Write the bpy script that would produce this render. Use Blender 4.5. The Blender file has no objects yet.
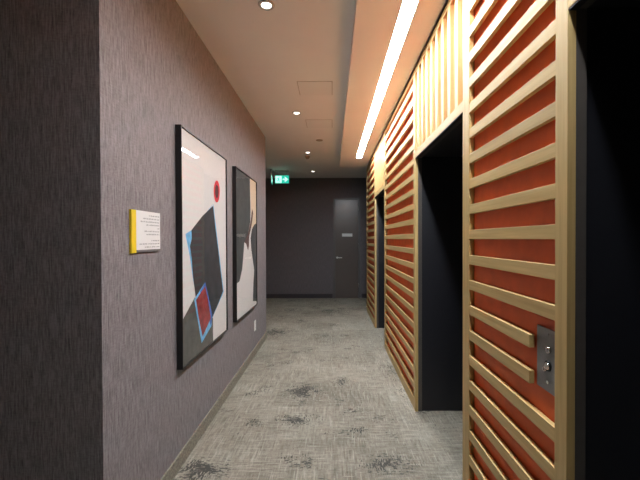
import bpy, bmesh, math, random
from mathutils import Vector
random.seed(4)
C = bpy.context.scene.collection
EYE = 1.40                     # lens height over the carpet

# ------------------------------------------------------------------ materials
def new_mat(name):
    m = bpy.data.materials.new(name); m.use_nodes = True
    nt = m.node_tree; b = nt.nodes['Principled BSDF']
    return m, nt, b
def N(nt, kind, **kw):
    n = nt.nodes.new(kind)
    for k, v in kw.items():
        if k in n.inputs.keys(): n.inputs[k].default_value = v
        else: setattr(n, k, v)
    return n
def plain(name, col, rough=.5, metal=0, spec=.5, var=.06, scale=30, coat=0):
    m, nt, b = new_mat(name)
    b.inputs['Roughness'].default_value = rough; b.inputs['Metallic'].default_value = metal
    b.inputs['Specular IOR Level'].default_value = spec
    b.inputs['Coat Weight'].default_value = coat
    tc = N(nt, 'ShaderNodeTexCoord'); nz = N(nt, 'ShaderNodeTexNoise', Scale=scale, Detail=3.0)
    nt.links.new(tc.outputs['Object'], nz.inputs['Vector'])
    r = N(nt, 'ShaderNodeValToRGB')
    r.color_ramp.elements[0].position = .3; r.color_ramp.elements[1].position = .7
    r.color_ramp.elements[0].color = [c*(1-var) for c in col]+[1]
    r.color_ramp.elements[1].color = [min(1, c*(1+var)) for c in col]+[1]
    nt.links.new(nz.outputs['Fac'], r.inputs['Fac']); nt.links.new(r.outputs['Color'], b.inputs['Base Color'])
    return m
def emit(name, col, strength):
    m, nt, b = new_mat(name)
    b.inputs['Base Color'].default_value = (*[min(c, 1)*.8 for c in col], 1)
    b.inputs['Emission Color'].default_value = (*col, 1); b.inputs['Emission Strength'].default_value = strength
    return m
def wood(name, vertical, tint=1.0):
    m, nt, b = new_mat(name)
    tc = N(nt, 'ShaderNodeTexCoord'); mp = N(nt, 'ShaderNodeMapping')
    mp.inputs['Scale'].default_value = (60, 60, 2.2) if vertical else (60, 2.2, 60)
    oi = N(nt, 'ShaderNodeObjectInfo')
    add = N(nt, 'ShaderNodeVectorMath', operation='ADD')
    sc = N(nt, 'ShaderNodeVectorMath', operation='SCALE'); sc.inputs['Scale'].default_value = 37
    cmb = N(nt, 'ShaderNodeCombineXYZ')
    for i in range(3): nt.links.new(oi.outputs['Random'], cmb.inputs[i])
    nt.links.new(cmb.outputs[0], sc.inputs[0])
    nt.links.new(tc.outputs['Object'], mp.inputs['Vector'])
    nt.links.new(mp.outputs[0], add.inputs[0]); nt.links.new(sc.outputs[0], add.inputs[1])
    nz = N(nt, 'ShaderNodeTexNoise', Scale=1.0, Detail=4.0, Roughness=.6)
    nt.links.new(add.outputs[0], nz.inputs['Vector'])
    r = N(nt, 'ShaderNodeValToRGB'); e = r.color_ramp.elements
    e[0].position = .3; e[1].position = .72
    e[0].color = (.47*tint, .315*tint, .118*tint, 1); e[1].color = (.62*tint, .44*tint, .195*tint, 1)
    nt.links.new(nz.outputs['Fac'], r.inputs['Fac'])
    hs = N(nt, 'ShaderNodeHueSaturation')
    mr = N(nt, 'ShaderNodeMapRange'); mr.inputs[3].default_value = .92; mr.inputs[4].default_value = 1.08
    nt.links.new(oi.outputs['Random'], mr.inputs[0]); nt.links.new(mr.outputs[0], hs.inputs['Value'])
    nt.links.new(r.outputs['Color'], hs.inputs['Color']); nt.links.new(hs.outputs[0], b.inputs['Base Color'])
    b.inputs['Roughness'].default_value = .45; b.inputs['Specular IOR Level'].default_value = .35
    return m
def wallcover(name, dark, light):
    """vinyl wallcovering with a vertical slubby thread"""
    m, nt, b = new_mat(name)
    tc = N(nt, 'ShaderNodeTexCoord'); sx = N(nt, 'ShaderNodeSeparateXYZ')
    nt.links.new(tc.outputs['Object'], sx.inputs[0])
    s = N(nt, 'ShaderNodeMath', operation='ADD')
    nt.links.new(sx.outputs[0], s.inputs[0]); nt.links.new(sx.outputs[1], s.inputs[1])
    def thread(fx, fz, detail):
        cx = N(nt, 'ShaderNodeMath', operation='MULTIPLY'); cx.inputs[1].default_value = fx
        cz = N(nt, 'ShaderNodeMath', operation='MULTIPLY'); cz.inputs[1].default_value = fz
        nt.links.new(s.outputs[0], cx.inputs[0]); nt.links.new(sx.outputs[2], cz.inputs[0])
        c = N(nt, 'ShaderNodeCombineXYZ')
        nt.links.new(cx.outputs[0], c.inputs[0]); nt.links.new(cz.outputs[0], c.inputs[1])
        n = N(nt, 'ShaderNodeTexNoise', Scale=1.0, Detail=detail, Roughness=.65)
        nt.links.new(c.outputs[0], n.inputs['Vector']); return n
    a = thread(150, 9, 3); f = thread(330, 30, 2); h = thread(40, 160, 1)
    m1 = N(nt, 'ShaderNodeMath', operation='MULTIPLY_ADD'); m1.inputs[1].default_value = .55
    nt.links.new(a.outputs['Fac'], m1.inputs[0])
    m2 = N(nt, 'ShaderNodeMath', operation='MULTIPLY'); m2.inputs[1].default_value = .30
    nt.links.new(f.outputs['Fac'], m2.inputs[0]); nt.links.new(m2.outputs[0], m1.inputs[2])
    m3 = N(nt, 'ShaderNodeMath', operation='MULTIPLY_ADD'); m3.inputs[1].default_value = .15
    nt.links.new(h.outputs['Fac'], m3.inputs[0]); nt.links.new(m1.outputs[0], m3.inputs[2])
    r = N(nt, 'ShaderNodeValToRGB'); e = r.color_ramp.elements
    e[0].position = .36; e[1].position = .60; e[0].color = (*dark, 1); e[1].color = (*light, 1)
    nt.links.new(m3.outputs[0], r.inputs['Fac']); nt.links.new(r.outputs['Color'], b.inputs['Base Color'])
    bp = N(nt, 'ShaderNodeBump', Strength=.25, Distance=.002)
    nt.links.new(m3.outputs[0], bp.inputs['Height']); nt.links.new(bp.outputs[0], b.inputs['Normal'])
    b.inputs['Roughness'].default_value = .6; b.inputs['Specular IOR Level'].default_value = .3
    return m
def carpet(name, blots):
    m, nt, b = new_mat(name)
    L = nt.links.new
    tc = N(nt, 'ShaderNodeTexCoord')
    def streak(sc, detail=3, rough=.6):
        mp = N(nt, 'ShaderNodeMapping'); mp.inputs['Scale'].default_value = sc
        L(tc.outputs['Object'], mp.inputs['Vector'])
        n = N(nt, 'ShaderNodeTexNoise', Scale=1.0, Detail=detail, Roughness=rough)
        L(mp.outputs[0], n.inputs['Vector']); return n.outputs['Fac']
    def math_(op, x, y, clamp=False):
        n = N(nt, 'ShaderNodeMath', operation=op); n.use_clamp = clamp
        for i, v in enumerate((x, y)):
            if isinstance(v, (int, float)): n.inputs[i].default_value = v
            else: L(v, n.inputs[i])
        return n.outputs[0]
    def ramp(v, lo, hi):
        n = N(nt, 'ShaderNodeMapRange'); n.inputs[1].default_value = lo; n.inputs[2].default_value = hi
        L(v, n.inputs[0]); return n.outputs[0]
    sp = N(nt, 'ShaderNodeSeparateXYZ'); L(tc.outputs['Object'], sp.inputs[0])
    X, Y = sp.outputs[0], sp.outputs[1]
    def threads(across, along, pitch, run, seed, detail=2):
        """straight yarn lines: constant over one pitch, broken up along their run"""
        row = math_('FLOOR', math_('DIVIDE', across, pitch), 0)
        c = N(nt, 'ShaderNodeCombineXYZ')
        L(math_('MULTIPLY', row, 7.31), c.inputs[0]); L(math_('DIVIDE', along, run), c.inputs[1]); c.inputs[2].default_value = seed
        n = N(nt, 'ShaderNodeTexNoise', Scale=1.0, Detail=detail, Roughness=.6)
        L(c.outputs[0], n.inputs['Vector']); return n.outputs['Fac']
    def patch(size, seed):
        c = N(nt, 'ShaderNodeCombineXYZ')
        L(math_('FLOOR', math_('DIVIDE', X, size), 0), c.inputs[0]); L(math_('FLOOR', math_('DIVIDE', Y, size), 0), c.inputs[1]); c.inputs[2].default_value = seed
        n = N(nt, 'ShaderNodeTexWhiteNoise', noise_dimensions='3D'); L(c.outputs[0], n.inputs['Vector']); return n.outputs['Value']
    def mixv(f, a, b_):
        n = N(nt, 'ShaderNodeMix'); L(f, n.inputs[0]); L(a, n.inputs[2]); L(b_, n.inputs[3]); return n.outputs[0]
    vl, hl = threads(X, Y, .009, .13, 1.7), threads(Y, X, .010, .13, 5.2)
    sel = ramp(math_('ADD', math_('MULTIPLY', patch(.25, 3.0), .55), math_('MULTIPLY', streak((3.2, 3.2, 1), 2), .9)), .62, .80)
    st = mixv(sel, hl, vl)
    fine = streak((150, 150, 1), 2)
    fl = mixv(sel, threads(X, Y, .006, .05, 9.1, 1), threads(Y, X, .007, .05, 12.4, 1))
    broad = streak((1.7, 1.7, 1), 3)
    v = math_('ADD', math_('MULTIPLY', st, .33), math_('ADD', math_('ADD', math_('MULTIPLY', fine, .22), math_('MULTIPLY', fl, .18)), math_('ADD', math_('MULTIPLY', broad, .21), math_('MULTIPLY', patch(.5, 8.0), .06))))
    r = N(nt, 'ShaderNodeValToRGB'); e = r.color_ramp.elements
    e[0].position = .36; e[1].position = .64
    e[0].color = (.130, .119, .094, 1); e[1].color = (.40, .375, .31, 1)
    el = r.color_ramp.elements.new(.50); el.color = (.255, .233, .188, 1)
    L(v, r.inputs['Fac'])
    # worn dark blotches of broken yarn
    tot = None
    for (bx, by, rx, ry, amp) in blots:
        mp = N(nt, 'ShaderNodeMapping', vector_type='POINT')
        mp.inputs['Location'].default_value = (-bx/rx, -by/ry, 0); mp.inputs['Scale'].default_value = (1/rx, 1/ry, 0)
        L(tc.outputs['Object'], mp.inputs['Vector'])
        ln = N(nt, 'ShaderNodeVectorMath', operation='LENGTH'); L(mp.outputs[0], ln.inputs[0])
        fo = N(nt, 'ShaderNodeMapRange'); fo.inputs[1].default_value = 1.5; fo.inputs[2].default_value = .2
        fo.inputs[3].default_value = 0; fo.inputs[4].default_value = amp
        L(ln.outputs['Value'], fo.inputs[0])
        tot = fo.outputs[0] if tot is None else math_('MAXIMUM', tot, fo.outputs[0])
    rnd = math_('MULTIPLY', ramp(streak((2.4, 3.0, 1), 2), .54, .68), .62)
    tot = math_('MAXIMUM', tot, rnd)
    yarn = mixv(ramp(patch(.12, 4.0), .45, .55), threads(X, Y, .006, .040, 21.0, 3), threads(Y, X, .007, .040, 33.0, 3))
    tot = math_('MULTIPLY', tot, ramp(streak((9, 9, 1), 3, .7), .20, .52))
    th = math_('SUBTRACT', .70, math_('MULTIPLY', tot, .36))
    yarn = ramp(math_('SUBTRACT', yarn, th), -.02, .08)
    tot = math_('MULTIPLY', ramp(tot, .02, .35), .93)
    k = math_('MULTIPLY', tot, yarn, True)
    mx = N(nt, 'ShaderNodeMix', data_type='RGBA'); L(k, mx.inputs[0]); L(r.outputs['Color'], mx.inputs[6])
    pale = math_('MULTIPLY', math_('MAXIMUM', ramp(threads(X, Y, .0055, .22, 41.0, 2), .60, .68), ramp(threads(Y, X, .006, .22, 47.0, 2), .61, .69)), .42)
    px = N(nt, 'ShaderNodeMix', data_type='RGBA'); L(pale, px.inputs[0]); L(r.outputs['Color'], px.inputs[6]); px.inputs[7].default_value = (.50, .48, .41, 1)
    L(px.outputs[2], mx.inputs[6])
    mx.inputs[7].default_value = (.062, .061, .056, 1)
    L(mx.outputs[2], b.inputs['Base Color'])
    b.inputs['Roughness'].default_value = .95; b.inputs['Specular IOR Level'].default_value = .1
    bp = N(nt, 'ShaderNodeBump', Strength=.3, Distance=.004); L(v, bp.inputs['Height']); L(bp.outputs[0], b.inputs['Normal'])
    return m
def glass_mat(name):
    m, nt, b = new_mat(name); nt.nodes.remove(b)
    out = nt.nodes['Material Output']
    t = N(nt, 'ShaderNodeBsdfTransparent'); g = N(nt, 'ShaderNodeBsdfGlossy', Roughness=.03)
    lw = N(nt, 'ShaderNodeLayerWeight', Blend=.5); pw = N(nt, 'ShaderNodeMath', operation='POWER'); pw.inputs[1].default_value = 5
    nt.links.new(lw.outputs['Facing'], pw.inputs[0])
    fr = N(nt, 'ShaderNodeMath', operation='MULTIPLY_ADD'); fr.inputs[1].default_value = .7; fr.inputs[2].default_value = .035
    nt.links.new(pw.outputs[0], fr.inputs[0]); mx = N(nt, 'ShaderNodeMixShader')
    nt.links.new(fr.outputs[0], mx.inputs[0]); nt.links.new(t.outputs[0], mx.inputs[1]); nt.links.new(g.outputs[0], mx.inputs[2])
    nt.links.new(mx.outputs[0], out.inputs['Surface']); return m

def floor_pt(px, py):
    Y = EYE*360/(py-239); return ((px-332)*Y/360, Y)
BL = []
for (px, py, wx, wy, amp) in [(303, 392, 22, 9, .95), (296, 420, 26, 8, .85), (275, 332, 20, 5, .8), (205, 372, 16, 8, .6),
        (196, 472, 34, 16, .95), (342, 382, 12, 6, .75), (387, 466, 34, 12, .8), (380, 420, 26, 7, .5), (352, 412, 20, 6, .6),
        (330, 311, 18, 3, .75), (291, 310, 14, 3, .7), (332, 325, 8, 3, .6), (392, 372, 14, 16, .55), (268, 366, 8, 6, .7),
        (400, 392, 14, 12, .45), (440, 428, 40, 12, .35), (240, 418, 34, 6, .3), (392, 436, 10, 6, .6), (317, 308, 8, 2, .6),
        (262, 390, 10, 5, .5)]:
    X, Y = floor_pt(px, py); ry = Y - EYE*360/(py+wy-239); BL.append((X, Y, wx*Y/360, abs(ry), amp))

M = {
 'wood_h': wood('pale_ash_rails', False), 'wood_v': wood('pale_ash_posts', True),
 'orange': plain('burnt_orange_panel', (.74, .122, .026), .55, var=.08, scale=14),
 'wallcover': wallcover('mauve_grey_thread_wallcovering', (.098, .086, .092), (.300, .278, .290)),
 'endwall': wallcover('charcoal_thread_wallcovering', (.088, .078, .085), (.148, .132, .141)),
 'ceiling': plain('warm_white_ceiling_paint', (.85, .825, .80), .9, var=.015, scale=3, spec=.1),
 'dark_paint': plain('black_paint', (.018, .018, .020), .6),
 'portal': plain('dark_bronze_metal', (.012, .012, .016), .45, metal=.0, spec=.5),
 'portal_edge': plain('bronze_metal_edge', (.085, .072, .064), .4),
 'satin_lever': plain('satin_chrome_lever', (.80, .79, .76), .4, metal=.1),
 'lift_door': plain('black_lift_door', (.02, .02, .023), .3, metal=.5),
 'carpet': carpet('greige_carpet_tile', BL),
 'carpet_base': plain('carpet_skirting', (.25, .23, .185), .95, var=.35, scale=90, spec=.1),
 'base_dark': plain('dark_rubber_base', (.040, .032, .036), .5),
 'door': plain('dark_grey_door_paint', (.105, .086, .080), .28, var=.03),
 'door_frame': plain('dark_grey_frame_paint', (.10, .095, .095), .4, var=.03),
 'steel': plain('brushed_steel', (.55, .54, .52), .3, metal=1, scale=80),
 'plate_grey': plain('grey_steel_faceplate', (.27, .265, .265), .42, metal=.4, scale=120),
 'chrome': plain('chrome_lock', (.8, .8, .8), .12, metal=1),
 'black_hole': plain('black_slot', (.01, .01, .01), .6),
 'frame_black': plain('satin_black_frame', (.012, .011, .011), .35),
 'paper': plain('white_art_paper', (.715, .71, .69), .8, var=.02),
 'cream': plain('cream_art_ink', (.74, .62, .44), .8, var=.05),
 'charcoal': plain('charcoal_art_ink', (.035, .036, .040), .8, var=.25, scale=12),
 'slate': plain('slate_art_ink', (.055, .062, .062), .8, var=.2, scale=9),
 'grey_ink_and_glare': plain('warm_grey_art_ink_and_glare', (.085, .085, .075), .8, var=.25, scale=14),
 'umber': plain('umber_art_ink', (.12, .06, .05), .8, var=.25),
 'sky_ink': plain('sky_blue_art_ink', (.16, .48, .78), .8, var=.2),
 'blue_ink': plain('deep_blue_art_ink', (.05, .16, .50), .8, var=.2),
 'red_ink': plain('brick_red_art_ink', (.27, .035, .035), .8, var=.45, scale=16),
 'rose_ink': plain('rose_red_art_ink', (.70, .045, .06), .8, var=.15),
 'maroon': plain('maroon_art_ink', (.09, .02, .022), .8, var=.15),
 'glass': glass_mat('picture_glass'),
 'sign_white': plain('white_sign_face', (.80, .80, .79), .5, var=.01),
 'sign_yellow': plain('yellow_sign_stripe', (.87, .62, .02), .5, var=.02),
 'sign_grey': plain('grey_print', (.42, .42, .42), .6),
 'sign_edge': plain('grey_sign_edge', (.17, .165, .17), .5),
 'white_plastic': plain('white_plastic', (.82, .81, .80), .4, var=.01),
 'tan_plastic': plain('tan_plastic', (.42, .33, .24), .5),
 'ring': plain('white_trim_ring', (.50, .48, .46), .35),
 'strip': emit('lit_diffuser', (.93, .985, 1.04), 89.0),
 'lamp': emit('lit_downlight_lens', (1.0, .93, .82), 10.0),
 'exit_green': emit('lit_green_exit_panel', (.02, .50, .36), 1.1),
 'exit_pale': emit('lit_pale_exit_pictogram', (.60, 1.0, .90), 1.15),
 'hatch': plain('painted_hatch', (.82, .795, .77), .8, var=.015, scale=3, spec=.1),
 'hatch_gap': plain('hatch_gap', (.36, .27, .21), .9),
}

# ------------------------------------------------------------------ mesh helpers
def box(bm, x0, x1, y0, y1, z0, z1, mi=0, bev=0):
    vs = [bm.verts.new((x, y, z)) for x in (x0, x1) for y in (y0, y1) for z in (z0, z1)]
    fs = [bm.faces.new([vs[i] for i in q]) for q in ((0,1,3,2),(4,6,7,5),(0,4,5,1),(2,3,7,6),(0,2,6,4),(1,5,7,3))]
    for f in fs: f.material_index = mi
    if bev:
        es = list({e for f in fs for e in f.edges})
        r = bmesh.ops.bevel(bm, geom=es, offset=bev, segments=2, affect='EDGES', profile=.5)
        for f in r['faces']: f.material_index = mi
def cyl(bm, c, r, h, axis='z', seg=28, mi=0, r2=None):
    """cylinder or cone frustum starting at c, running h along +axis"""
    r2 = r if r2 is None else r2; a = []; b_ = []
    for i in range(seg):
        t = 2*math.pi*i/seg; p, q = math.cos(t), math.sin(t)
        def P(rr, hh):
            return {'z': (c[0]+p*rr, c[1]+q*rr, c[2]+hh), 'x': (c[0]+hh, c[1]+p*rr, c[2]+q*rr), 'y': (c[0]+p*rr, c[1]+hh, c[2]+q*rr)}[axis]
        a.append(bm.verts.new(P(r, 0))); b_.append(bm.verts.new(P(r2, h)))
    fs = [bm.faces.new(a[::-1]), bm.faces.new(b_)]
    for i in range(seg):
        j = (i+1) % seg; f = bm.faces.new((a[i], a[j], b_[j], b_[i])); f.smooth = True; fs.append(f)
    for f in fs: f.material_index = mi
def ring(bm, c, r0, r1, h, seg=40):
    """flat annulus with a rounded lip, hanging h below c"""
    prof = [(r0, 0), (r0, -h*.6), (r0+(r1-r0)*.25, -h), (r0+(r1-r0)*.8, -h*.8), (r1, 0)]
    rows = []
    for i in range(seg):
        t = 2*math.pi*i/seg
        rows.append([bm.verts.new((c[0]+math.cos(t)*r, c[1]+math.sin(t)*r, c[2]+z)) for r, z in prof])
    for i in range(seg):
        p, q = rows[i], rows[(i+1) % seg]
        for k in range(len(prof)-1):
            f = bm.faces.new((p[k], p[k+1], q[k+1], q[k])); f.smooth = True
def poly_yz(bm, x, pts, mi=0):
    vs = [bm.verts.new((x, y, z)) for y, z in pts]; f = bm.faces.new(vs); f.material_index = mi
    f.normal_update()
    if f.normal.x < 0: f.normal_flip()
def flat(name, bm, mats, parent=None):
    me = bpy.data.meshes.new(name); bm.to_mesh(me); bm.free()
    for m in mats: me.materials.append(M[m])
    o = bpy.data.objects.new(name, me); C.objects.link(o); o.parent = parent; return o
def bx(name, mats, dims, parent=None, bev=0):
    bm = bmesh.new(); box(bm, *dims, bev=bev)
    me = bpy.data.meshes.new(name); bmesh.ops.recalc_face_normals(bm, faces=bm.faces[:]); bm.to_mesh(me); bm.free()
    for m in (mats if isinstance(mats, (list, tuple)) else [mats]): me.materials.append(M[m])
    o = bpy.data.objects.new(name, me); C.objects.link(o)
    if parent: o.parent = parent
    return o
def mk(name, bm, mats, parent=None):
    bmesh.ops.recalc_face_normals(bm, faces=bm.faces[:])
    return flat(name, bm, mats if isinstance(mats, (list, tuple)) else [mats], parent)
def tag(o, label=None, cat=None, group=None, kind=None):
    for k, v in (('label', label), ('category', cat), ('group', group), ('kind', kind)):
        if v: o[k] = v
    return o
def empty(name, loc, label, cat, group=None, kind=None):
    o = bpy.data.objects.new(name, None); C.objects.link(o); o.location = loc; o.empty_display_size = .1
    return tag(o, label, cat, group, kind)
def part_copy(o, parent, loc):
    c = o.copy(); C.objects.link(c); c.parent = parent; c.location = loc; return c

# ------------------------------------------------------------------ the setting
CEIL, BULK = 2.845, 2.770
XL, XR = -.94, .67             # left wall face, face of the timber screens
XB = .695                      # orange backing / mouth of the lift portals
YN, YF, YE = 1.466, 5.116, 8.54
YB, XFAR = -3.2, -3.6
tag(bx('floor', 'carpet', (XFAR, 1.45, YB, YE+.1, -.10, 0)), 'greige carpet tiles with broken streaks and dark worn blotches', 'floor', kind='structure')
tag(bx('ceiling', 'ceiling', (XFAR, 1.45, YB, YE+.1, CEIL, CEIL+.1)), 'plain warm white painted ceiling with round downlights', 'ceiling', kind='structure')
tag(bx('wall_left', 'wallcover', (XL-.14, XL, YN, YF, 0, CEIL)), 'mauve grey thread textured wall carrying the framed pictures', 'wall', kind='structure')
tag(bx('wall_near', 'wallcover', (XFAR, XL-.14, YN, YN+.14, 0, CEIL)), 'shadowed textured wall turning away at the near left corner', 'wall', kind='structure')
tag(bx('wall_far_left', 'wallcover', (XFAR, XL-.14, YF-.14, YF, 0, CEIL)), 'return wall of the side passage at the far left', 'wall', kind='structure')
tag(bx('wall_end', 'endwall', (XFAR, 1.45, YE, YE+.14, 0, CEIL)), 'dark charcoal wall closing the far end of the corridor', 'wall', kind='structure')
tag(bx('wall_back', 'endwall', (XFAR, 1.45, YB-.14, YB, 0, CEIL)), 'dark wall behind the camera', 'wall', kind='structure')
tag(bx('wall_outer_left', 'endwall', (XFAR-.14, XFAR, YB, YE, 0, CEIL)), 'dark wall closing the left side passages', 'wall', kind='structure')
OPEN = [(-.03, 1.026), (2.904-1.057, 2.904), (4.62, 5.63)]    # lift openings along the right wall
OH = 2.05
EDGE = .022
bm = bmesh.new()
def seg(y0, y1, z0=0): box(bm, XB+.010, 1.45, y0, y1, z0, CEIL)
seg(YB, OPEN[0][0]-EDGE); seg(OPEN[0][1]+EDGE, OPEN[1][0]-EDGE); seg(OPEN[1][1]+EDGE, OPEN[2][0]-EDGE); seg(OPEN[2][1]+EDGE, 6.99)
for a, b in OPEN: seg(a-EDGE, b+EDGE, OH+EDGE)
tag(mk('wall_right', bm, 'dark_paint'), 'dark wall behind the slatted timber screens', 'wall', kind='structure')
tag(bx('wall_far_right', 'endwall', (.98, 1.45, 6.99, YE, 0, CEIL)), 'dark stub of wall right of the grey door', 'wall', kind='structure')
SX0, SX1, SY0, SY1, REC = .412, .504, .25, 6.10, .010   # slot of the light strip
bm = bmesh.new()
box(bm, .148, SX0, YB, 6.85, BULK, CEIL); box(bm, SX1, .660, YB, 6.85, BULK, CEIL)
box(bm, SX0, SX1, YB, SY0, BULK, CEIL); box(bm, SX0, SX1, SY1, 6.85, BULK, CEIL); box(bm, SX0, SX1, SY0, SY1, BULK+REC+.004, CEIL)
tag(mk('ceiling_bulkhead', bm, 'ceiling'), 'lowered ceiling band that carries the long light strip', 'ceiling', kind='structure')
# skirtings
tag(bx('baseboard_left', 'carpet_base', (XL, XL+.010, YN, YF, 0, .092)), 'carpet skirting strip along the foot of the left wall', 'baseboard', kind='structure')
bm = bmesh.new(); box(bm, XFAR, .005, YE-.012, YE, 0, .10); box(bm, .70, .98, YE-.012, YE, 0, .10)
tag(mk('baseboard_end', bm, 'base_dark'), 'black skirting along the foot of the end wall', 'baseboard', kind='structure')

# ------------------------------------------------------------------ slatted timber screens
SH = .045
def slat_top(k): return EYE-.081-.123*k
def screen(y0, y1, far_post, near_post, label, cut=()):
    root = empty('slatted_screen', (XR, (y0+y1)/2, 0), label, 'wall panel', 'slatted timber screens between the lifts')
    o = (y0+y1)/2; a, b = y0-o, y1-o
    T = BULK-.006
    bx('post', 'wood_v', (0, .0245, a, a+near_post, 0, T), root, .0012)
    bx('post', 'wood_v', (0, .0245, b-far_post, b, 0, T), root, .0012)
    i0, i1 = a+near_post, b-far_post
    bx('backing_panel', 'orange', (.0255, .035, i0+.0002, i1-.0002, 0, T), root)
    bx('bottom_rail', 'wood_h', (0.0006, .0250, i0, i1, 0, slat_top(10)), root, .0012)
    bx('top_rail', 'wood_h', (0.0006, .0250, i0, i1, EYE+1.322, T), root, .0012)
    first = bx('slat', 'wood_h', (0.0008, .0190, i0, i1, -SH, 0), root, .0012)
    first.location = (0, 0, slat_top(-11))
    for k in range(-10, 10):
        if k in cut:
            bx('slat', 'wood_h', (0.0008, .0190, 1.223-o, i1, slat_top(k)-SH, slat_top(k)), root, .0012)
        else: part_copy(first, root, (0, 0, slat_top(k)))
    return root
def header(y0, y1, label):
    root = empty('slatted_header', (XR, (y0+y1)/2, OH), label, 'wall panel', 'slatted timber headers over the lifts')
    w = y1-y0; a = -w/2; T = BULK-.006-OH
    bx('backing_panel', 'orange', (.0285, .033, a+.001, -a-.001, .03, T), root)
    bx('bottom_rail', 'wood_h', (0.0006, .0213, a, -a, 0, .055), root, .0012)
    bx('top_rail', 'wood_h', (0.0006, .0213, a, -a, EYE+1.322-OH, T), root, .0012)
    gap = (w-8*SH)/9
    first = bx('slat', 'wood_v', (0.0008, .0285, 0, SH, .055, EYE+1.322-OH), root, .0012)
    first.location = (0, a+gap, 0)
    for k in range(1, 8): part_copy(first, root, (0, a+gap+k*(gap+SH), 0))
    return root
screen(OPEN[0][1], OPEN[1][0], .086, .056, 'orange backed slatted timber screen nearest the camera, carrying the steel lift call plate', cut=(2, 3))
screen(OPEN[1][1], OPEN[2][0], .085, .060, 'middle orange backed slatted timber screen between the two open black lift portals')
screen(OPEN[2][1], 6.99, .070, .070, 'narrowest looking slatted timber screen at the far end, next to the grey door')
header(*OPEN[0], 'header rail over the nearest lift portal at the right edge')
header(*OPEN[1], 'panel of upright pale slats over the middle lift portal')
header(*OPEN[2], 'panel of upright pale slats over the farthest lift portal')

# ------------------------------------------------------------------ lift portals (doorways of the right wall)
NEARNESS = ['black lift portal nearest the camera at the right edge', 'black lift portal between the near and middle screens', 'black lift portal farthest down the corridor']
for i, (a, b) in enumerate(OPEN):
    d = empty('door_%d' % (i+2), (XB, (a+b)/2, 0), NEARNESS[i], 'lift portal', None, 'structure')
    h = (b-a)/2
    for s in (-1, 1):
        y0, y1 = sorted((s*h, s*(h+.021)))
        bx('frame_edge', 'portal_edge', (.0005, .030, y0, y1, 0, OH+.021), d, .001)
        y0, y1 = sorted((s*(h+.010), s*(h+.021)))
        bx('jamb', 'portal', (.030, .60, y0, y1, 0, OH+.021), d)
    bx('rail_shade_strip', 'portal', (-.0232, .0004, -h+.0005, h-.0005, OH-.005, OH-.0005), d)  # added black strip standing in for the shade under the timber rail
    bx('frame_head', 'portal_edge', (.0005, .030, -h, h, OH, OH+.021), d, .001)
    bx('soffit', 'portal', (.030, .60, -h-.010, h+.010, OH+.010, OH+.021), d)
    bx('sill', 'steel', (.50, .60, -h-.010, h+.010, 0, .006), d)
    bx('door_leaf', 'lift_door', (.52, .545, -h-.009, -.002, .008, OH+.009), d, .002)
    bx('door_leaf', 'lift_door', (.52, .545, .002, h+.009, .008, OH+.009), d, .002)

# call plate on the near screen
cp = empty('lift_call_plate', (XR+.0253, 1.150, 1.010), 'grey steel lift call plate with key switches on the near orange panel', 'call panel')
bx('faceplate', 'plate_grey', (-.006, .0, -.058, .060, -.102, .100), cp, .0015)
def keyswitch(y, z, r):
    bm = bmesh.new(); cyl(bm, (-.006, y, z), r, -.006, 'x', 24, r2=r*.85)
    k = mk('key_switch', bm, 'chrome', cp); k['label'] = 'round chrome key switch'
    bm = bmesh.new(); box(bm, -.0128, -.0118, y-.0012, y+.0012, z-r*.55, z+r*.55)
    mk('key_slot', bm, 'black_hole', k)
keyswitch(-.008, .035, .0115)
def button(y, z):
    bm = bmesh.new(); cyl(bm, (-.006, y, z), .017, -.003, 'x', 28); bb = mk('button_surround', bm, 'black_hole', cp)
    bm = bmesh.new(); cyl(bm, (-.009, y, z), .0125, -.003, 'x', 28, r2=.011); mk('call_button', bm, 'chrome', bb)
button(-.004, -.018)
keyswitch(.010, -.032, .008)
bm = bmesh.new(); cyl(bm, (-.006, -.004, -.070), .005, -.003, 'x', 16); mk('screw', bm, 'chrome', cp)
bm = bmesh.new(); cyl(bm, (-.006, -.004, .082), .004, -.0015, 'x', 16); mk('screw', bm, 'plate_grey', cp)

# ------------------------------------------------------------------ linear light
ll = empty('linear_downlight', (.458, 3.2, BULK), 'long white linear light strip recessed in the lowered ceiling', 'ceiling light')
Y0L, Y1L = SY0-3.2, SY1-3.2
bx('diffuser', 'strip', (-.043, .043, Y0L+.003, Y1L-.003, REC, REC+.003), ll)
bm = bmesh.new()
for q in ((-.0455, -.0432, Y0L+.0005, Y1L-.0005), (.0432, .0455, Y0L+.0005, Y1L-.0005), (-.0432, .0432, Y0L+.0005, Y0L+.0028), (-.0432, .0432, Y1L-.0028, Y1L-.0005)):
    box(bm, *q, -.0012, REC+.003)
for x0, x1 in ((-.050, -.0455), (.0455, .050)): box(bm, x0, x1, Y0L-.004, Y1L+.004, -.0012, -.0002)
mk('channel', bm, 'white_plastic', ll)

# ------------------------------------------------------------------ downlights
DL = ['round recessed downlight in the ceiling nearest the camera', 'second round downlight, beside the ceiling access hatches',
      'third round downlight, just in front of the tan smoke detector', 'farthest round downlight, near the green exit sign']
def downlight(y, label):
    d = empty('downlight', (-.40, y, CEIL), label, 'ceiling light', 'round downlights along the ceiling')
    bm = bmesh.new(); ring(bm, (0, 0, -.0003), .030, .052, .008); mk('trim_ring', bm, 'ring', d)
    bm = bmesh.new(); cyl(bm, (0, 0, -.0035), .0298, .003, 'z', 40); mk('lens', bm, 'lamp', d)
for y, l in zip((2.233, 4.13, 6.01, 7.68), DL): downlight(y, l)
downlight(-1.57, 'round downlight behind the camera')

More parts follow.
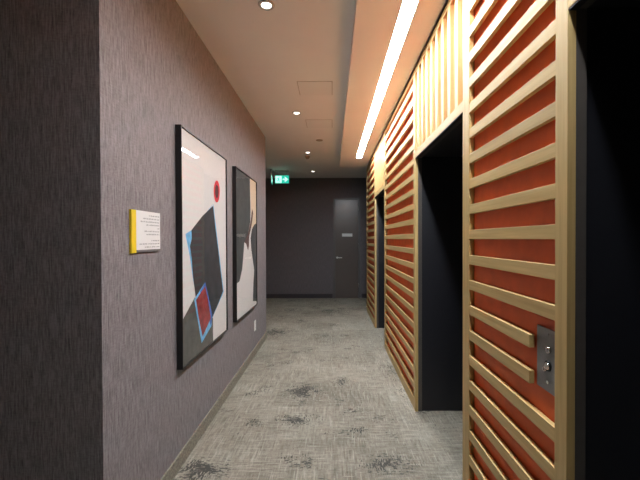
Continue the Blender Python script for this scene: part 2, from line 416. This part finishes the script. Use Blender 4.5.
# access hatches, detector, cover plate
def hatch(y, label):
    d = empty('access_hatch', (-.155, y, CEIL), label, 'access hatch', 'square access hatches in the ceiling')
    bx('hatch_frame', 'hatch_gap', (-.163, .163, -.160, .160, -.0012, -.0003), d)
    bx('hatch_panel', 'hatch', (-.1585, .1585, -.1555, .1555, -.0032, -.0012), d)
hatch(3.47, 'square access hatch in the ceiling nearer the camera')
hatch(4.53, 'square access hatch in the ceiling farther from the camera')
sd = empty('smoke_detector', (-.425, 6.30, CEIL), 'small tan round detector hanging under the far ceiling', 'detector')
bm = bmesh.new(); cyl(bm, (0, 0, -.014), .046, .0137, 'z', 32); mk('base', bm, 'tan_plastic', sd)
bm = bmesh.new(); cyl(bm, (0, 0, -.045), .026, .031, 'z', 32, r2=.040); mk('sensor_head', bm, 'tan_plastic', sd)
bm = bmesh.new(); cyl(bm, (-.18, 5.28, CEIL-.006), .046, .0057, 'z', 32, r2=.052)
tag(mk('sprinkler_cover', bm, 'tan_plastic'), 'flat round sprinkler cover plate between downlights and light strip', 'sprinkler')

# ------------------------------------------------------------------ framed pictures
XP = XL+.036                   # glass plane
def P(px, py, plane=None):     # point of the picture sheet seen at this place of the photograph, in metres (y, z)
    x = -(XP-.004); Y = x*360/(332-px); return (Y, EYE+(239-py)*Y/360)
def picture(y0, y1, z0, z1, label, layers):
    root = empty('framed_print', (XL, (y0+y1)/2, z0), label, 'picture', 'framed abstract prints on the left wall')
    oy = (y0+y1)/2; a, b, H = y0-oy, y1-oy, z1-z0
    D = .038; w = .009
    bm = bmesh.new()
    box(bm, .001, D, a, a+w, 0, H, bev=.001); box(bm, .001, D, b-w, b, 0, H, bev=.001)
    box(bm, .001, D, a+w, b-w, 0, w, bev=.001); box(bm, .001, D, a+w, b-w, H-w, H, bev=.001)
    mk('frame', bm, 'frame_black', root)
    bx('backing_board', 'frame_black', (.002, .026, a+w, b-w, w, H-w), root)
    bm = bmesh.new(); mats = []
    X0 = .028
    bounds = (a+w+.001, b-w-.001, w+.001, H-w-.001)
    def clip(pts):
        for ax, lim, sg in ((0, bounds[0], 1), (0, bounds[1], -1), (1, bounds[2], 1), (1, bounds[3], -1)):
            out = []
            for i in range(len(pts)):
                p, q = pts[i], pts[(i+1) % len(pts)]
                ip, iq = (p[ax]-lim)*sg >= 0, (q[ax]-lim)*sg >= 0
                if ip: out.append(p)
                if ip != iq:
                    t = (lim-p[ax])/(q[ax]-p[ax]); out.append((p[0]+t*(q[0]-p[0]), p[1]+t*(q[1]-p[1])))
            pts = out
            if not pts: return []
        return pts
    for n, (mat, pts) in enumerate(layers):
        if mat not in mats: mats.append(mat)
        if pts is None: q = [(bounds[0], bounds[2]), (bounds[1], bounds[2]), (bounds[1], bounds[3]), (bounds[0], bounds[3])]
        else: q = clip([(y-oy, z-z0) for y, z in pts])
        if len(q) > 2: poly_yz(bm, X0+n*.0003, q, mats.index(mat))
    flat('print', bm, mats, root)
    bm = bmesh.new(); poly_yz(bm, .0345, [(bounds[0], bounds[2]), (bounds[1], bounds[2]), (bounds[1], bounds[3]), (bounds[0], bounds[3])])
    flat('glass', bm, ['glass'], root)
    return root
def pts(*l): return [P(x, y) for x, y in l]
def disc(cx, cy, rx, ry, n=32): return [P(cx+rx*math.cos(2*math.pi*i/n), cy+ry*math.sin(2*math.pi*i/n)) for i in range(n)]
Z0P, Z1P = EYE-.787, EYE+.690
picture(2.165, 3.105, Z0P, Z1P, 'framed abstract print with a red dot, dark blade and red diamond', [
    ('paper', None),
    ('grey_ink_and_glare', pts((182, 321), (195, 297), (213, 318), (213, 345), (182, 376))),
    ('sky_ink', pts((214.0, 203.5), (192.4, 229.5), (186, 233.5), (190, 255), (193.5, 280), (196.2, 297), (200, 290), (196, 262), (191.8, 248), (191.5, 240))),
    ('sky_ink', pts((214.0, 203.5), (219.2, 250), (223.8, 291.5), (212, 318.5), (206, 300), (209, 230))),
    ('charcoal', pts((213.6, 205.5), (203, 215.5), (192.0, 229.5), (192.2, 238), (190.4, 246), (192.0, 258), (193.2, 275), (195.8, 297),
                     (204, 300), (209.5, 318), (212, 317.5), (218, 304), (223, 291), (218.6, 250), (215.6, 225))),
    ('sky_ink', pts((205.3, 281.8), (194.2, 299), (197.2, 318), (201.3, 343), (211.6, 325), (211.6, 314), (208.5, 297))),
    ('blue_ink', pts((205.3, 281.8), (200, 291), (203, 300), (211, 327), (212.0, 314), (208.6, 297))),
    ('red_ink', pts((205.0, 286), (196.0, 299.5), (198.2, 316), (202.2, 336.5), (210.6, 318), (207.8, 298))),
    ('rose_ink', disc(217.3, 191.2, 3.0, 11.0)),
    ('maroon', disc(217.3, 191.2, 1.8, 6.6)),
])
picture(3.40, 4.34, Z0P, Z1P, 'framed abstract print in slate, white and cream, nearer the exit sign', [
    ('paper', None),
    ('cream', pts((250.6, 170), (257.5, 170), (257.5, 226), (252, 228))),
    ('slate', pts((234, 150), (250.4, 175), (251.0, 212), (250.6, 222), (247, 239), (244.6, 242.5), (243.6, 256), (242.4, 269), (239.6, 281), (234, 286))),
    ('umber', pts((252.6, 208.5), (253.6, 213), (252.2, 224), (249.6, 236), (249.2, 246), (248.3, 250.5), (246.4, 243.5), (244.8, 242), (248, 234), (250.8, 222))),
    ('slate', pts((257.5, 222.5), (254.4, 224.5), (252.2, 229), (250.8, 238), (251.6, 250), (253.2, 262), (254.3, 270), (253.4, 283), (252.8, 301), (257.5, 301))),
    ('grey_ink_and_glare', pts((237, 234.2), (242.8, 234.2), (242.8, 236.2), (237, 236.2))),  # small bar: a reflection in the glass, painted into the print
])

# ------------------------------------------------------------------ room sign with yellow stripe
SX = .011
sgn = empty('wall_sign', (XL, 1.808, EYE), 'white information sign with yellow stripe left of the pictures', 'sign')
Ya, Yb, Yc = 1.669-1.808, 1.709-1.808, 1.946-1.808
Zb, Zt = -.062, .141
bx('sign_body', 'sign_edge', (.001, SX-.002, Yb, Yc, Zb, Zt), sgn, .001)
bx('face_panel', 'sign_white', (SX-.002, SX, Yb, Yc, Zb+.012, Zt), sgn)
o = bx('stripe', 'sign_yellow', (.001, SX+.0004, Ya, Yb, Zb-.002, Zt), sgn); o['label'] = 'yellow stripe'
rng = random.Random(11)
lines = [.50, .76, .92, .66, .13, .72, .62, 0, .40, .92, .70]
for i, f in enumerate(lines):
    if not f: continue
    bm = bmesh.new(); z = Zt-.0235-i*.0158; right = Yc-.010; y = right; left = right-f*(Yc-Yb-.022)
    while y > left+.004:
        s0 = max(left, y-rng.uniform(.010, .028)); q = y
        while q > s0+.003:        # small letters of a word
            g = rng.uniform(.0028, .0042); box(bm, SX+.0001, SX+.0004, q-g, q, z, z+rng.choice((.0050, .0050, .0068))); q -= g+.0010
        y = s0-.0045
    mk('printed_line', bm, 'sign_grey', sgn)

# wall socket plate
so = empty('wall_outlet', (XL, 4.33, .35), 'small white outlet plate low on the wall under the second picture', 'outlet')
so.location = (XL, 4.355, EYE-1.045)
bx('cover_plate', 'white_plastic', (.0005, .007, -.038, .038, -.062, .062), so, .002)
for z in (-.026, .026):
    bm = bmesh.new(); box(bm, .007, .0085, -.017, .017, z-.015, z+.015, bev=.0006); s = mk('receptacle', bm, 'white_plastic', so)
    bm = bmesh.new()
    for y in (-.007, .007): box(bm, .0085, .0088, y-.0012, y+.0012, z-.004, z+.006)
    mk('slot', bm, 'black_hole', s)

# ------------------------------------------------------------------ grey door in the end wall
K = YE/360
dx0, dx1 = (333.2-332)*K, (360.2-332)*K
DT = EYE+(239-198)*K
d1 = empty('door_1', ((dx0+dx1)/2, YE, 0), 'dark grey service door with lever handle in the end wall', 'door', None, 'structure')
w = (dx1-dx0)/2
bm = bmesh.new(); fw = .048
box(bm, -w, -w+fw, -.030, -.001, 0, DT, bev=.002); box(bm, w-fw, w, -.030, -.001, 0, DT, bev=.002); box(bm, -w+fw, w-fw, -.030, -.001, DT-fw, DT, bev=.002)
mk('door_frame', bm, 'door_frame', d1)
bx('door_leaf', 'door', (-w+fw+.002, w-fw-.002, -.018, -.001, .008, DT-fw-.003), d1, .001)
hz = EYE+(239-257.6)*K; hx = -w+fw+.045
bm = bmesh.new(); cyl(bm, (hx, -.018, hz), .026, -.010, 'y', 28); cyl(bm, (hx, -.028, hz), .010, -.030, 'y', 20)
box(bm, hx-.010, hx+.115, -.066, -.050, hz-.010, hz+.008, bev=.004)
h = mk('lever_handle', bm, 'satin_lever', d1); h['label'] = 'chrome lever handle'
for z in (.25, 1.2, DT-.3):
    bm = bmesh.new(); cyl(bm, (w-fw+.002, -.036, z), .007, .10, 'z', 12); mk('hinge', bm, 'steel', d1)
p = bx('name_plate', 'sign_white', ((342-332)*K-(dx0+dx1)/2, (352.3-332)*K-(dx0+dx1)/2, -.022, -.0182, EYE+(239-236.6)*K, EYE+(239-233.6)*K), d1); p['label'] = 'pale grey name plate'

# ------------------------------------------------------------------ exit signs
def exit_sign(loc, rz, label):
    r = empty('exit_sign', loc, label, 'exit sign', 'green running man exit signs'); r.rotation_euler.z = rz
    # local frame: faces -y, x to the right, z = 0 at the ceiling
    W, H, zt = .288, .168, -.110
    bx('canopy', 'ring', (-W*.5, W*.5, -.022, .022, -.030, -.0005), r, .003)
    for s in (-1, 1): bx('hanger', 'steel', (s*.10-.004, s*.10+.004, -.004, .004, zt, -.030), r)
    hb = bx('sign_housing', 'sign_edge', (-W/2-.006, W/2+.006, -.006, .012, zt-H-.006, zt), r, .002)
    bx('lit_panel', 'exit_green', (-W/2, W/2, -.008, -.0062, zt-H, zt-.004), r)
    bm = bmesh.new(); y = -.0086
    def q(pp, mi=0):
        vs = [bm.verts.new((x*W-W/2, y, zt-.004-(H-.004)*v)) for x, v in pp]; f = bm.faces.new(vs); f.material_index = mi
    # doorway block
    q([(.03, .08), (.47, .08), (.47, .92), (.03, .92)])
    # arrow
    q([(.54, .42), (.76, .42), (.76, .58), (.54, .58)]); q([(.70, .14), (.95, .50), (.70, .86), (.70, .62), (.76, .58), (.76, .42), (.70, .38)])
    y = -.0090
    def man(pp): q(pp, 1)
    man([(.285+.035*math.cos(t*math.pi/6), .23+.065*math.sin(t*math.pi/6)) for t in range(12)])
    man([(.23, .32), (.30, .32), (.27, .58), (.19, .56)])
    man([(.24, .34), (.25, .41), (.15, .44), (.11, .56), (.08, .53), (.12, .38)])
    man([(.29, .34), (.34, .46), (.41, .44), (.41, .49), (.33, .53), (.27, .43)])
    man([(.20, .54), (.27, .56), (.22, .70), (.10, .74), (.09, .68), (.17, .65)])
    man([(.24, .54), (.28, .58), (.34, .66), (.30, .86), (.26, .86), (.29, .69), (.22, .60)])
    flat('pictogram', bm, ['exit_pale', 'exit_green'], r)
    return r
exit_sign((-1.04, 7.54, CEIL), 0, 'green exit sign with running man and arrow facing the corridor')
exit_sign((-1.262, 7.56, CEIL), math.radians(95), 'green exit sign seen nearly edge on at the left wall corner')

# ------------------------------------------------------------------ camera, world, view
cam = bpy.data.cameras.new('camera'); co = bpy.data.objects.new('camera', cam); C.objects.link(co)
co.location = (0, 0, EYE)
ROLL = .18
PITCH = math.radians(.55)
co.rotation_euler = (math.pi/2-PITCH, math.radians(ROLL), 0)
cam.sensor_width = 36; cam.lens = 360/640*36
cam.shift_x = -12/640; cam.shift_y = (360*math.tan(PITCH)-1)/640
cam.clip_start = .02
bpy.context.scene.camera = co
w = bpy.data.worlds.new('world'); bpy.context.scene.world = w; w.use_nodes = True
w.node_tree.nodes['Background'].inputs[0].default_value = (.5, .5, .55, 1); w.node_tree.nodes['Background'].inputs[1].default_value = .05
sc = bpy.context.scene
sc.view_settings.view_transform = 'Standard'; sc.view_settings.look = 'None'
sc.view_settings.exposure = 0; sc.view_settings.gamma = 1; sc.view_settings.use_curve_mapping = False
sc.cycles.use_denoising = True
sc.cycles.max_bounces = 10; sc.cycles.diffuse_bounces = 7; sc.cycles.sample_clamp_indirect = 8
